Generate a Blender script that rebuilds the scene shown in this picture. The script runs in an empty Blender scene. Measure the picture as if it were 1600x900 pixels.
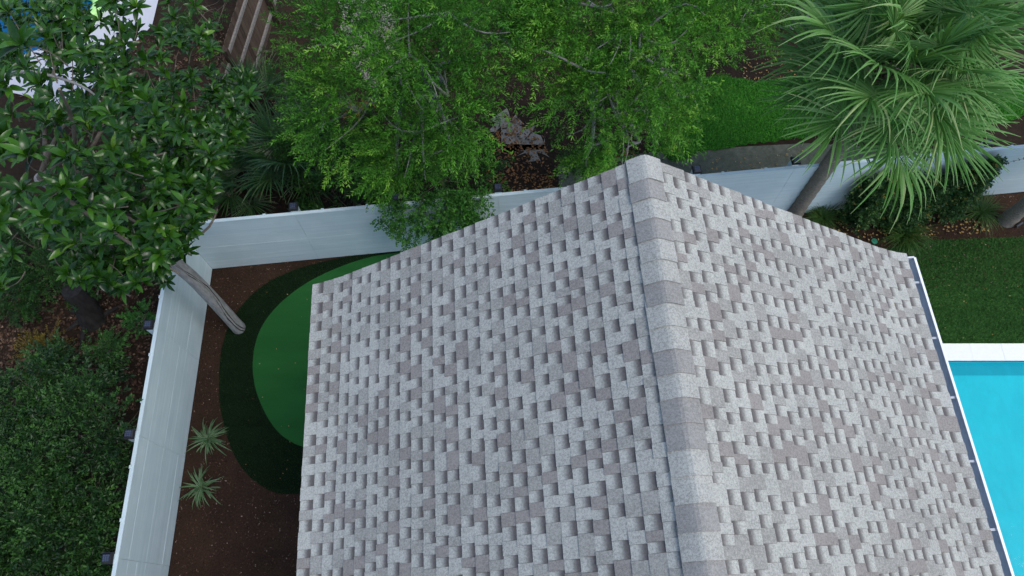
import bpy, bmesh, math, random
import numpy as np
from mathutils import Vector, Matrix

PI = math.pi
S = bpy.context.scene
COL = S.collection
random.seed(7)
rng = np.random.default_rng(11)

# ------------------------------------------------------------------ camera, sky, sun, exposure
CAM_H, PITCH, FOC = 13.6, math.radians(66.1), 1159.0       # metres, angle below the horizon, focal length for a 1600 wide frame
cam_d = bpy.data.cameras.new("camera")
cam = bpy.data.objects.new("camera", cam_d)
COL.objects.link(cam)
cam.location = (0, 0, CAM_H)
cam.rotation_euler = (PI / 2 - PITCH, 0, 0)
cam_d.sensor_fit = 'HORIZONTAL'
cam_d.angle = 2 * math.atan(800 / FOC)
cam_d.clip_start = 0.1
cam_d.clip_end = 1000
S.camera = cam
S.render.resolution_x, S.render.resolution_y = 1024, 576

SUN_EL, SUN_AZ = math.radians(60), math.radians(118)       # azimuth clockwise from +Y
w = bpy.data.worlds.new("World")
S.world = w
w.use_nodes = True
nt = w.node_tree
bg = nt.nodes["Background"]
sky = nt.nodes.new("ShaderNodeTexSky")
sky.sky_type = 'NISHITA'
sky.sun_disc = False
sky.sun_elevation, sky.sun_rotation = SUN_EL, SUN_AZ
sky.air_density, sky.dust_density, sky.ozone_density = 1.0, 1.8, 1.0
nt.links.new(sky.outputs[0], bg.inputs[0])
bg.inputs[1].default_value = 0.15
sd = bpy.data.lights.new("sun", 'SUN')
sd.energy, sd.angle, sd.color = 1.1, math.radians(25), (1.0, 0.97, 0.92)
sun = bpy.data.objects.new("sun", sd)
COL.objects.link(sun)
sv = Vector((math.sin(SUN_AZ) * math.cos(SUN_EL), math.cos(SUN_AZ) * math.cos(SUN_EL), math.sin(SUN_EL)))
sun.rotation_euler = sv.to_track_quat('Z', 'Y').to_euler()
sun.location = sv * 60
S.view_settings.view_transform = 'Standard'
S.view_settings.look = 'None'
S.view_settings.exposure = 0.62
S.view_settings.gamma = 1

# ------------------------------------------------------------------ helpers
CP, SP = math.cos(PITCH), math.sin(PITCH)

def P(px, py, z=0.0):
    """survey of the photograph: the point of height z that is seen at photo position (px, py)"""
    a, b = px - 800.0, 450.0 - py
    y = b * SP + FOC * CP
    zz = b * CP - FOC * SP
    k = (CAM_H - z) / -zz
    return np.array([a * k, y * k, z])

def P2(px, py, z=0.0):
    q = P(px, py, z)
    return (q[0], q[1])

class MB:
    """collects quads / triangles as numpy blocks and builds ONE mesh"""
    def __init__(self):
        self.v, self.f, self.m, self.t, self.n = [], [], [], [], 0
    def add(self, V, F, mi=0, tone=None):
        V = np.asarray(V, float).reshape(-1, 3)
        F = np.asarray(F, int)
        self.v.append(V); self.f.append(F + self.n); self.m.append(np.full(len(F), mi))
        self.t.append(np.full(len(V), 0.5) if tone is None else np.broadcast_to(np.asarray(tone, float), (len(V),)))
        self.n += len(V)
    def box(self, c, s, mi=0, R=None):
        V = np.array([[x, y, z] for x in (-.5, .5) for y in (-.5, .5) for z in (-.5, .5)]) * np.array(s)
        if R is not None: V = V @ np.array(R).T
        self.add(V + np.array(c), [[0, 1, 3, 2], [4, 6, 7, 5], [0, 4, 5, 1], [2, 3, 7, 6], [0, 2, 6, 4], [1, 5, 7, 3]], mi)
    def tube(self, pts, rad, n=7, mi=0, cap=True, tone=None):
        pts = np.asarray(pts, float)
        rad = np.broadcast_to(np.asarray(rad, float), (len(pts),))
        T = np.gradient(pts, axis=0)
        T /= np.linalg.norm(T, axis=1)[:, None] + 1e-9
        ref = np.array([0.31, 0.17, 1.0]) if abs(T[0][2]) < .8 else np.array([1.0, .21, .1])
        A = np.cross(T, ref); A /= np.linalg.norm(A, axis=1)[:, None] + 1e-9
        B = np.cross(T, A)
        th = np.arange(n) * 2 * PI / n
        V = pts[:, None] + rad[:, None, None] * (np.cos(th)[None, :, None] * A[:, None] + np.sin(th)[None, :, None] * B[:, None])
        F = [[i * n + j, i * n + (j + 1) % n, (i + 1) * n + (j + 1) % n, (i + 1) * n + j] for i in range(len(pts) - 1) for j in range(n)]
        self.add(V.reshape(-1, 3), F, mi, tone)
        if cap:
            for idx in (0, len(pts) - 1):
                ring = V[idx]
                self.add(np.vstack([ring, pts[idx]]), [[j, (j + 1) % n, n] for j in range(n)], mi, tone)
    def scatter(self, tv, tf, R, T, mi=0, tone=None, ttone=None):
        """copies of one template (tv, tf) by rotation-scale matrices R and offsets T"""
        V = np.einsum('mij,nj->mni', R, tv) + T[:, None]
        F = np.asarray(tf)[None] + (np.arange(len(T)) * len(tv))[:, None, None]
        tn = np.full((len(T), len(tv)), .5) if tone is None else np.repeat(tone[:, None], len(tv), 1)
        if ttone is not None: tn = np.clip(tn + ttone[None], 0, 1)
        self.add(V.reshape(-1, 3), F.reshape(-1, F.shape[-1]), mi, tn.reshape(-1))
    def mesh(self, name, mats, smooth=False):
        me = bpy.data.meshes.new(name)
        V = np.vstack(self.v)
        loops = np.concatenate([f.reshape(-1) for f in self.f])
        sizes = np.concatenate([np.full(len(f), f.shape[1]) for f in self.f])
        starts = np.concatenate([[0], np.cumsum(sizes)[:-1]])
        me.vertices.add(len(V)); me.vertices.foreach_set("co", V.astype(np.float32).reshape(-1))
        me.loops.add(len(loops)); me.loops.foreach_set("vertex_index", loops.astype(np.int32))
        me.polygons.add(len(sizes))
        me.polygons.foreach_set("loop_start", starts.astype(np.int32))
        me.polygons.foreach_set("loop_total", sizes.astype(np.int32))
        me.polygons.foreach_set("material_index", np.concatenate(self.m).astype(np.int32))
        me.polygons.foreach_set("use_smooth", np.full(len(sizes), bool(smooth)))
        at = me.attributes.new("tone", 'FLOAT', 'POINT')
        at.data.foreach_set("value", np.concatenate(self.t).astype(np.float32))
        for m in (mats if isinstance(mats, (list, tuple)) else [mats]): me.materials.append(m)
        me.update(calc_edges=True)
        return me
    def build(self, name, mats, parent=None, smooth=False, kind=None, label=None):
        o = bpy.data.objects.new(name, self.mesh(name, mats, smooth))
        COL.objects.link(o)
        if parent is not None: o.parent = parent
        if kind: o["kind"] = kind
        if label: o["label"] = label
        return o

def tag(o, label, cat, group=None):
    o["label"] = label; o["category"] = cat
    if group: o["group"] = group
    return o

def thing(name, label, cat, loc=(0, 0, 0), rz=0.0, group=None):
    o = bpy.data.objects.new(name, None)
    o.empty_display_size = .3
    COL.objects.link(o)
    o.location = loc; o.rotation_euler = (0, 0, rz)
    return tag(o, label, cat, group)

def sheet(name, pts, z, mat, kind="structure"):
    bm = bmesh.new()
    f = bm.faces.new([bm.verts.new((p[0], p[1], z)) for p in pts])
    if f.normal.z < 0 or f.calc_area() == 0: pass
    bm.normal_update()
    if f.normal.z < 0: f.normal_flip()
    bmesh.ops.triangulate(bm, faces=bm.faces[:])
    for f_ in bm.faces: f_.smooth = False
    me = bpy.data.meshes.new(name); bm.to_mesh(me); bm.free()
    me.materials.append(mat)
    o = bpy.data.objects.new(name, me); COL.objects.link(o)
    o["kind"] = kind
    return o

def smooth_poly(pts, n=6, closed=True):
    """Catmull-Rom through the points"""
    pts = np.asarray(pts, float); out = []
    N = len(pts)
    for i in range(N if closed else N - 1):
        g = (lambda k: pts[k % N]) if closed else (lambda k: pts[min(max(k, 0), N - 1)])
        p0, p1, p2, p3 = g(i - 1), g(i), g(i + 1), g(i + 2)
        for t in np.arange(n) / n:
            out.append(.5 * (2 * p1 + (p2 - p0) * t + (2 * p0 - 5 * p1 + 4 * p2 - p3) * t * t + (3 * p1 - p0 - 3 * p2 + p3) * t ** 3))
    if not closed: out.append(pts[-1])
    return np.array(out)

def ragged(pts, amp=.05, sub=5):
    pts = smooth_poly(pts, sub)
    return pts + rng.normal(0, amp, (len(pts), 2))

def inside(poly, q):
    poly = np.asarray(poly)[:, :2]; c = np.zeros(len(q), bool)
    for i in range(len(poly)):
        a, b = poly[i], poly[i - 1]
        cond = ((a[1] > q[:, 1]) != (b[1] > q[:, 1]))
        with np.errstate(divide='ignore', invalid='ignore'):
            xx = (b[0] - a[0]) * (q[:, 1] - a[1]) / (b[1] - a[1]) + a[0]
        c ^= cond & (q[:, 0] < xx)
    return c

def in_poly(poly, n):
    poly = np.asarray(poly)[:, :2]; lo, hi = poly.min(0), poly.max(0)
    q = rng.uniform(lo, hi, (n, 2))
    return q[inside(poly, q)]

def frames(d, up=None, roll=None):
    """rotation matrices whose x axis is d and whose z axis leans to up"""
    d = d / (np.linalg.norm(d, axis=1)[:, None] + 1e-9)
    if up is None: up = np.tile([0, 0, 1.0], (len(d), 1))
    y = np.cross(up, d); y /= np.linalg.norm(y, axis=1)[:, None] + 1e-9
    z = np.cross(d, y)
    if roll is not None:
        c, s = np.cos(roll)[:, None], np.sin(roll)[:, None]
        y, z = c * y + s * z, c * z - s * y
    return np.stack([d, y, z], axis=2)

def rand_dirs(n, zmin=-1, zmax=1):
    z = rng.uniform(zmin, zmax, n); a = rng.uniform(0, 2 * PI, n); r = np.sqrt(np.maximum(0, 1 - z * z))
    return np.stack([r * np.cos(a), r * np.sin(a), z], 1)

# ------------------------------------------------------------------ materials
class NB:
    def __init__(self, name):
        self.m = bpy.data.materials.new(name); self.m.use_nodes = True
        self.t = self.m.node_tree; self.b = self.t.nodes["Principled BSDF"]; self.out = self.t.nodes["Material Output"]
    def n(self, k, **kw):
        x = self.t.nodes.new(k)
        for a, v in kw.items(): setattr(x, a, v)
        return x
    def l(self, a, b): self.t.links.new(a, b)
    def coord(self, kind='pos', scale=(1, 1, 1)):
        if kind == 'pos': o = self.n("ShaderNodeNewGeometry").outputs["Position"]
        else: o = self.n("ShaderNodeTexCoord").outputs["Object"]
        mp = self.n("ShaderNodeMapping"); mp.inputs["Scale"].default_value = scale
        self.l(o, mp.inputs[0]); return mp.outputs[0]
    def noise(self, scale, detail=3, rough=.6, co=None):
        x = self.n("ShaderNodeTexNoise"); x.inputs["Scale"].default_value = scale
        x.inputs["Detail"].default_value = detail; x.inputs["Roughness"].default_value = rough
        self.l(co if co is not None else self.coord(), x.inputs["Vector"]); return x.outputs["Fac"]
    def attr(self, name):
        return self.n("ShaderNodeAttribute", attribute_name=name).outputs["Fac"]
    def ramp(self, fac, stops, interp='LINEAR'):
        r = self.n("ShaderNodeValToRGB"); r.color_ramp.interpolation = interp
        e = r.color_ramp.elements
        while len(e) < len(stops): e.new(.5)
        for i, (p, c) in enumerate(stops): e[i].position = p; e[i].color = (*c, 1)
        self.l(fac, r.inputs[0]); return r.outputs[0]
    def mix(self, fac, a, b, mode='MIX'):
        x = self.n("ShaderNodeMix", data_type='RGBA', blend_type=mode)
        for s, v in ((x.inputs[0], fac), (x.inputs[6], a), (x.inputs[7], b)):
            if isinstance(v, (int, float)): s.default_value = v
            elif isinstance(v, tuple): s.default_value = (*v, 1)
            else: self.l(v, s)
        return x.outputs[2]
    def math(self, op, a, b=0.0, c=0.0):
        x = self.n("ShaderNodeMath", operation=op)
        for s, v in zip(x.inputs, (a, b, c)):
            if isinstance(v, (int, float)): s.default_value = v
            else: self.l(v, s)
        return x.outputs[0]
    def bump(self, h, strength=.3, dist=.01):
        x = self.n("ShaderNodeBump"); x.inputs["Strength"].default_value = strength; x.inputs["Distance"].default_value = dist
        self.l(h, x.inputs["Height"]); self.l(x.outputs[0], self.b.inputs["Normal"])
    def done(self, col, rough=.8, spec=.3):
        if isinstance(col, tuple): self.b.inputs["Base Color"].default_value = (*col, 1)
        else: self.l(col, self.b.inputs["Base Color"])
        self.b.inputs["Roughness"].default_value = rough
        self.b.inputs["Specular IOR Level"].default_value = spec
        return self.m

def leaf_mat(name, stops, rough=.45, spec=.4, trans=.25, sc=9):
    b = NB(name)
    f = b.math('ADD', b.attr("tone"), b.math('MULTIPLY_ADD', b.noise(sc, 2), .4, -.2))
    c = b.ramp(f, stops)
    b.done(c, rough, spec)
    tr = b.n("ShaderNodeBsdfTranslucent"); b.l(b.mix(.5, c, (.12, .22, .02)), tr.inputs[0])
    mx = b.n("ShaderNodeMixShader"); mx.inputs[0].default_value = trans
    b.l(b.b.outputs[0], mx.inputs[1]); b.l(tr.outputs[0], mx.inputs[2]); b.l(mx.outputs[0], b.out.inputs[0])
    return b.m

def bark_mat(name, c0, c1, sc=14, zs=.25):
    b = NB(name)
    n1 = b.noise(sc, 5, .7, b.coord('pos', (1, 1, zs)))
    n2 = b.noise(3, 2)
    b.bump(n1, .6, .02)
    return b.done(b.mix(b.math('MULTIPLY', n2, .5), b.ramp(n1, [(.3, c0), (.7, c1)]), c0), .9, .2)

def soil_mat(name, stops, sc=22, fine=90, bs=.5):
    b = NB(name)
    n1 = b.noise(sc, 6, .75); n2 = b.noise(fine, 3); n3 = b.noise(1.3, 3)
    f = b.math('ADD', b.math('MULTIPLY', n1, .6), b.math('MULTIPLY_ADD', n2, .35, b.math('MULTIPLY_ADD', n3, .3, -.15)))
    b.bump(f, bs, .03)
    return b.done(b.ramp(f, stops), .95, .15)

def shingle_mat(name, c0, c1, banded=False, cd=None):
    """granule-coated asphalt: light and dark granules; the shake pieces carry a band of dark granules along their upper half"""
    b = NB(name)
    g1 = b.noise(190, 2, .9); g2 = b.noise(60, 2, .6); g3 = b.noise(1.7, 3)
    f = b.math('ADD', b.math('MULTIPLY', g1, .62), b.math('MULTIPLY_ADD', g2, .38, b.math('MULTIPLY_ADD', g3, .16, -.08)))
    c = b.ramp(f, [(.41, c0), (.59, c1)])
    if banded:
        t = b.math('ADD', b.attr("tone"), b.math('MULTIPLY_ADD', g1, .5, -.25))
        mr = b.n("ShaderNodeMapRange", interpolation_type='SMOOTHSTEP')
        b.l(t, mr.inputs[0]); mr.inputs[1].default_value = .30; mr.inputs[2].default_value = .90
        c = b.mix(mr.outputs[0], c, b.ramp(f, [(.36, tuple(x * .75 for x in cd)), (.64, tuple(x * 1.25 for x in cd))]))
    b.bump(g1, .5, .004)
    return b.done(c, .92, .2)

M = {}
M['sh_light'] = shingle_mat("shingle_light_granules", (.245, .252, .232), (.475, .483, .44))
M['sh_grey'] = shingle_mat("shingle_grey_granules", (.205, .205, .187), (.375, .374, .342))
M['sh_mauve'] = shingle_mat("shingle_mauve_granules", (.188, .174, .16), (.305, .289, .267))
M['sh_band'] = shingle_mat("shingle_banded_granules", (.265, .273, .25), (.515, .523, .475), True, (.108, .099, .096))
M['cap_a'] = shingle_mat("cap_light_granules", (.24, .245, .226), (.465, .471, .43))
M['cap_b'] = shingle_mat("cap_dark_granules", (.195, .192, .180), (.33, .325, .305))
SH = [M['sh_light'], M['sh_grey'], M['sh_mauve'], M['sh_band']]

def plain(name, col, rough=.5, spec=.4, var=.12, sc=6):
    b = NB(name)
    n = b.noise(sc, 5, .7)
    return b.done(b.mix(n, tuple(x * (1 - var) for x in col), tuple(min(1, x * (1 + var)) for x in col)), rough, spec)

M['wall'] = plain("wall_stucco", (.62, .60, .56), .9, .2)
M['trim'] = plain("trim_paint", (.78, .79, .80), .5, .4, .05)
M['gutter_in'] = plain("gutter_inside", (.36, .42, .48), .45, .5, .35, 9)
M['gutter_out'] = plain("gutter_white", (.82, .83, .84), .4, .5, .06)
M['hanger'] = plain("dull_hanger", (.45, .49, .53), .5, .4, .1)
M['deckwood'] = plain("roof_sheathing", (.25, .18, .11), .9)
b = NB("vinyl_white")
s1 = b.noise(5, 4, .65, b.coord('pos', (.10, .10, 5))); s2 = b.noise(30, 2, .5, b.coord('pos', (.04, .04, 3))); s3 = b.noise(2.2, 4)
fv = b.math('ADD', b.math('MULTIPLY', s1, .5), b.math('MULTIPLY_ADD', s2, .3, b.math('MULTIPLY', s3, .3)))
b.bump(s2, .12, .003)
M['vinyl'] = b.done(b.ramp(fv, [(.35, (.46, .575, .61)), (.55, (.53, .645, .68)), (.75, (.66, .76, .79))]), .5, .35)
M['cap_black'] = plain("black_plastic", (.018, .019, .022), .35, .5)
b = NB("solar_cell")
br = b.n("ShaderNodeTexBrick"); br.offset = 0; br.inputs["Scale"].default_value = 1
for k, v in (("Color1", (.02, .03, .06, 1)), ("Color2", (.025, .035, .07, 1)), ("Mortar", (.12, .14, .16, 1))): br.inputs[k].default_value = v
for k, v in (("Brick Width", .03), ("Row Height", .03), ("Mortar Size", .0015)): br.inputs[k].default_value = v
b.l(b.coord('obj'), br.inputs["Vector"])
M['solar'] = b.done(br.outputs["Color"], .15, .6)

M['litter'] = soil_mat("leaf_litter_soil", [(.3, (.009, .007, .005)), (.55, (.032, .021, .014)), (.8, (.085, .055, .037))], 16, 70)
M['mulch'] = soil_mat("brown_mulch", [(.3, (.010, .0065, .005)), (.55, (.042, .023, .014)), (.85, (.13, .076, .05))], 30, 110)
M['dirt'] = soil_mat("grey_sand_dirt", [(.3, (.050, .058, .042)), (.55, (.13, .14, .108)), (.8, (.25, .26, .21))], 8, 80, .4)
M['sand'] = soil_mat("pale_sand", [(.3, (.12, .11, .09)), (.55, (.30, .28, .24)), (.85, (.46, .43, .37))], 6, 60, .4)
def turf(name, a, c, sc=160):
    b = NB(name); n1 = b.noise(sc, 3, .8); n2 = b.noise(2.2, 3, .6, b.coord('pos', (.18, 1, 1)))
    f = b.math('MULTIPLY_ADD', n1, .6, b.math('MULTIPLY', n2, .4)); b.bump(n1, .6, .01)
    return b.done(b.ramp(f, [(.35, a), (.68, c)]), .9, .1)
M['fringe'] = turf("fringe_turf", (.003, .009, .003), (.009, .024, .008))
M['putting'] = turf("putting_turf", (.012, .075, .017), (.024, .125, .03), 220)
M['lawn'] = turf("lawn_turf", (.014, .055, .012), (.042, .125, .027))
M['clover'] = turf("clover_ground", (.02, .11, .012), (.055, .26, .03), 60)
M['blade_fringe'] = leaf_mat("fringe_blades", [(.2, (.004, .012, .004)), (.8, (.014, .036, .010))], .6, .2, .1)
M['blade_lawn'] = leaf_mat("lawn_blades", [(.0, (.010, .05, .009)), (.5, (.038, .125, .023)), (1, (.11, .25, .055))], .6, .2, .1)
M['blade_clover'] = leaf_mat("clover_leaves", [(.2, (.04, .20, .016)), (.8, (.11, .42, .04))], .5, .3, .2)
M['deck'] = plain("pool_deck_paving", (.50, .51, .55), .8, .3, .12, 4)
M['coping'] = plain("coping_stone", (.80, .81, .80), .7, .3, .07, 12)
M['shell'] = plain("pool_plaster", (.085, .62, .72), .6, .3, .05, 2)
def water_mat(name, tint, sc, stren):
    b = NB(name)
    nz = b.noise(sc, 4, .6, b.coord('pos', (1, .55, 1)))
    big = b.noise(.8, 2, .5)
    bp = b.n("ShaderNodeBump"); bp.inputs["Strength"].default_value = stren; bp.inputs["Distance"].default_value = .05
    b.l(nz, bp.inputs["Height"])
    tr = b.n("ShaderNodeBsdfTransparent"); b.l(b.mix(b.math('MULTIPLY_ADD', big, .6, b.math('MULTIPLY_ADD', nz, 1.1, -.4)), tuple(x * .84 for x in tint), tuple(min(1, x * 1.12) for x in tint)), tr.inputs[0])  # faint ripple and caustic light streaks put into the water tint by noise
    gl = b.n("ShaderNodeBsdfGlossy"); gl.inputs["Roughness"].default_value = .05; b.l(bp.outputs[0], gl.inputs["Normal"])
    fr = b.n("ShaderNodeFresnel"); fr.inputs[0].default_value = 1.33; b.l(bp.outputs[0], fr.inputs["Normal"])
    mx = b.n("ShaderNodeMixShader"); b.l(fr.outputs[0], mx.inputs[0]); b.l(tr.outputs[0], mx.inputs[1]); b.l(gl.outputs[0], mx.inputs[2])
    b.l(mx.outputs[0], b.out.inputs[0]); return b.m
M['water'] = water_mat("pool_water", (.42, .95, .98), 5, .35)
M['water2'] = water_mat("far_pool_water", (.5, .85, .95), 6, .4)
M['shell2'] = plain("far_pool_plaster", (.012, .16, .36), .6, .3, .1, 2)
M['float'] = plain("lime_vinyl", (.42, .75, .25), .35, .5, .1)

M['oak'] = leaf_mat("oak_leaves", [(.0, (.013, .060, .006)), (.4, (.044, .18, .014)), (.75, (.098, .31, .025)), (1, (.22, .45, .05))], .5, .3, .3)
M['oak_dark'] = leaf_mat("dark_bush_leaves", [(.0, (.008, .034, .007)), (.5, (.022, .085, .014)), (1, (.055, .17, .022))], .5, .3, .25)
M['shrub'] = leaf_mat("shrub_leaves", [(.0, (.004, .018, .005)), (.5, (.013, .048, .011)), (1, (.05, .14, .024))], .45, .35, .2)
M['hedge'] = leaf_mat("hedge_leaves", [(.0, (.012, .038, .012)), (.5, (.032, .098, .026)), (.93, (.085, .18, .045)), (1, (.40, .28, .06))], .45, .35, .2)
M['vine'] = leaf_mat("vine_leaves", [(.0, (.014, .07, .012)), (.6, (.042, .165, .022)), (1, (.09, .26, .04))], .45, .35, .25)
M['mag'] = leaf_mat("magnolia_leaves", [(.0, (.004, .021, .003)), (.5, (.015, .062, .004)), (.9, (.045, .135, .009)), (1, (.10, .20, .018))], .27, .34, .08, 14)
M['palm'] = leaf_mat("palm_fronds", [(.0, (.055, .15, .026)), (.5, (.125, .305, .075)), (.9, (.23, .42, .14)), (1, (.34, .43, .18))], .45, .25, .3, 6)
M['palm_dark'] = leaf_mat("palmetto_fronds", [(.0, (.012, .045, .014)), (.5, (.028, .085, .025)), (1, (.07, .15, .045))], .4, .4, .2, 6)
M['grassclump'] = leaf_mat("grass_clump_blades", [(.0, (.014, .048, .010)), (.6, (.05, .13, .024)), (1, (.13, .21, .05))], .5, .3, .2)
M['sp_green'] = leaf_mat("spider_green", [(.0, (.016, .065, .016)), (1, (.055, .16, .035))], .4, .4, .2)
M['sp_cream'] = leaf_mat("spider_cream", [(.0, (.10, .18, .085)), (1, (.28, .37, .22))], .4, .4, .2)
M['yellow'] = leaf_mat("yellowing_leaves", [(.0, (.05, .07, .010)), (.6, (.14, .11, .015)), (1, (.25, .17, .03))], .5, .3, .25)
M['deadleaf'] = leaf_mat("fallen_leaves", [(.0, (.018, .010, .007)), (.5, (.055, .031, .019)), (.92, (.115, .068, .044)), (1, (.28, .20, .13))], .8, .2, .05, 20)
M['deadspray'] = leaf_mat("dry_brown_leaves", [(.0, (.12, .05, .02)), (1, (.36, .18, .07))], .8, .2, .1)
M['goldleaf'] = leaf_mat("fallen_gold_leaves", [(.0, (.20, .12, .04)), (1, (.48, .33, .13))], .8, .2, .05, 20)
M['chips'] = leaf_mat("mulch_chips", [(.0, (.015, .008, .006)), (.6, (.060, .030, .022)), (.95, (.14, .08, .06)), (1, (.40, .32, .26))], .9, .1, .0, 20)
M['bark_grey'] = bark_mat("bark_grey", (.10, .095, .088), (.30, .285, .265))
M['bark_pale'] = bark_mat("bark_pale", (.17, .17, .165), (.40, .40, .385), 20)
M['bark_dark'] = bark_mat("bark_dark", (.015, .014, .014), (.05, .047, .045))
M['bark_palm'] = bark_mat("bark_palm", (.10, .088, .07), (.34, .31, .26), 22, 2.5)
M['boots'] = bark_mat("palm_boots", (.07, .045, .03), (.22, .15, .10), 18, 1)
M['twig'] = bark_mat("twig", (.09, .075, .055), (.22, .19, .15))
M['crack'] = plain("bark_split", (.016, .013, .011), .95)
M['fibre'] = leaf_mat("dry_fibre", [(.0, (.14, .09, .045)), (1, (.34, .25, .13))], .8, .2, .1)
b = NB("weathered_board")
n1 = b.noise(30, 5, .7, b.coord('pos', (1, 1, .08))); n2 = b.noise(2.5, 2)
oi = b.n("ShaderNodeObjectInfo").outputs["Random"]
f = b.math('MULTIPLY_ADD', n1, .6, b.math('MULTIPLY_ADD', n2, .2, b.math('MULTIPLY', oi, .25)))
b.bump(n1, .5, .01)
M['board'] = b.done(b.ramp(f, [(.3, (.030, .021, .016)), (.55, (.075, .052, .038)), (.8, (.13, .095, .072))]), .9, .2)
M['rail'] = bark_mat("weathered_rail", (.13, .12, .11), (.33, .31, .29), 25, 1)
M['lid'] = plain("green_plastic_lid", (.03, .22, .13), .5, .4)

# ------------------------------------------------------------------ the setting: ground, beds, turf, lawn, pool
FS, FX, FY = .107, -3.94, 6.67                              # back fence: y = FY + FS (x - FX), inner face
def back_y(x): return FY + FS * (x - FX)
CORNER = (-6.07, back_y(-6.07))
def left_x(y): return -6.07 + (CORNER[1] - y) * .033        # left fence, inner face

def ground():
    hole = [(5.6, -9.0), (15.7, -9.0), (15.7, 4.5), (5.6, 4.5)]
    xs = sorted({-250, -16, -11.4, 5.6, 15.7, 250}); ys = sorted({-250, -9.0, 4.5, 250})
    m = MB()
    for i in range(len(xs) - 1):
        for j in range(len(ys) - 1):
            if xs[i] >= 5.6 and xs[i + 1] <= 15.7 and ys[j] >= -9 and ys[j + 1] <= 4.5: continue
            m.add([(xs[i], ys[j], 0), (xs[i + 1], ys[j], 0), (xs[i + 1], ys[j + 1], 0), (xs[i], ys[j + 1], 0)], [[0, 1, 2, 3]])
    m.build("ground", M['litter'], kind="structure")
ground()

yard = [(left_x(-9), -9), (left_x(2), 2), CORNER, (11.5, back_y(11.5)), (11.5, 6.0), (5.0, 6.0), (5.0, -9)]
sheet("mulch_bed", yard, .004, M['mulch'])
fringe_edge = [P2(*q) for q in ((520, 770), (470, 772), (420, 766), (372, 722), (346, 645), (344, 565), (360, 505), (398, 457), (450, 426), (520, 406), (605, 393), (700, 384), (800, 400), (860, 520), (800, 700), (650, 770))]
fringe = smooth_poly(fringe_edge)
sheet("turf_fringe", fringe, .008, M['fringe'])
green_edge = [P2(*q) for q in ((520, 700), (472, 698), (432, 672), (404, 622), (395, 572), (404, 522), (432, 480), (480, 442), (540, 414), (600, 398), (680, 394), (780, 430), (800, 560), (740, 660), (620, 700))]
green = smooth_poly(green_edge)
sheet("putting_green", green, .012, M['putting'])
lawn_edge = np.vstack([smooth_poly([P2(*q) for q in ((1340, 398), (1390, 388), (1440, 377), (1500, 374), (1600, 371), (1720, 366))], 6, False), [(15.7, 6.8), (15.7, 4.797), (5.6, 4.797), (5.0, 4.9)]])
sheet("artificial_lawn", lawn_edge, .008, M['lawn'])
grass_edge = ragged([P2(*q) for q in ((1040, 246), (1100, 236), (1170, 226), (1230, 218), (1290, 212), (1400, 206), (1590, 186), (1590, 120), (1400, 112), (1290, 118), (1230, 122), (1180, 128), (1120, 120), (1040, 150))], .03, 8)
sheet("dirt_strip", [(1.0, back_y(1) + .15), (9.6, back_y(9.6) + .15), (9.4, 9.3), (6.5, 9.5), (3.2, 9.3), (1.0, 8.9)], .004, M['dirt'])
sheet("grass_patch", grass_edge, .008, M['clover'])
sheet("sand_patch", ragged([P2(*q) for q in ((770, 185), (800, 178), (825, 200), (846, 226), (848, 242), (832, 250), (815, 240), (792, 232), (778, 212))], .09), .006, M['sand'])
sheet("sandy_path", ragged([P2(*q) for q in ((520, -30), (600, -30), (622, 60), (640, 120), (600, 150), (560, 110), (540, 60))], .08), .006, M['sand'])

def blades(name, q, mat, h, wd, lean=.5, z=.01, tone=None):
    m = MB(); n = len(q)
    tv = np.array([[0, -.5, 0], [0, .5, 0], [.25, .28, .55], [.25, -.28, .55], [.75, .05, 1.0], [.75, -.05, 1.0]]) * np.array([h * lean, wd, h])
    a = rng.uniform(0, 2 * PI, n); s = rng.uniform(.6, 1.3, n)
    R = np.zeros((n, 3, 3)); R[:, 0, 0] = np.cos(a); R[:, 0, 1] = -np.sin(a); R[:, 1, 0] = np.sin(a); R[:, 1, 1] = np.cos(a); R[:, 2, 2] = 1
    R *= s[:, None, None]
    m.scatter(tv, [[0, 1, 2, 3], [3, 2, 4, 5]], R, np.column_stack([q, np.full(n, z)]), 0, rng.uniform(0, 1, n) if tone is None else tone)
    return m.build(name, mat, kind="stuff")

vis = [P2(*q) for q in ((180, 940), (180, 300), (720, 300), (720, 940))]
fq = in_poly(fringe, 90000); fq = fq[~inside(green, fq) & inside(vis, fq)]
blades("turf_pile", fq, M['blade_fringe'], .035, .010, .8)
lq = in_poly(np.vstack([lawn_edge[:, :2]]), 150000); lq = lq[lq[:, 0] < 11.2]
lq = lq[lq[:, 0] > 6.0]
blades("lawn_pile", lq, M['blade_lawn'], .04, .008, .8)
gq = in_poly(grass_edge, 110000)
blades("grass_blades", gq, M['blade_clover'], .04, .018, .9)

def flakes(name, q, mat, lo, hi, asp=.45, z=.012, up=.0):
    """small curled flakes lying every way: fallen leaves, bark chips"""
    m = MB(); n = len(q)
    tv = np.array([[-.5, 0, .06], [-.15, -.5, 0], [-.15, .5, 0], [.2, -.45, .03], [.2, .45, .03], [.5, 0, .15]]) * np.array([1, asp, 1])
    d = rand_dirs(n, -.25, .35); R = frames(d, None, rng.uniform(-.6, .6, n)) * rng.uniform(lo, hi, n)[:, None, None]
    T = np.column_stack([q, z + rng.uniform(0, .02 + up, n)])
    m.scatter(tv, [[0, 1, 3, 2], [2, 3, 5, 4]] if False else [[0, 1, 2, 2]] if False else [[1, 3, 4, 2]], R, T, 0, rng.uniform(0, 1, n))
    m.scatter(tv, [[0, 1, 2], [3, 5, 4]], R, T, 0, rng.uniform(0, 1, n))
    return m.build(name, mat, kind="stuff")

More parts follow.
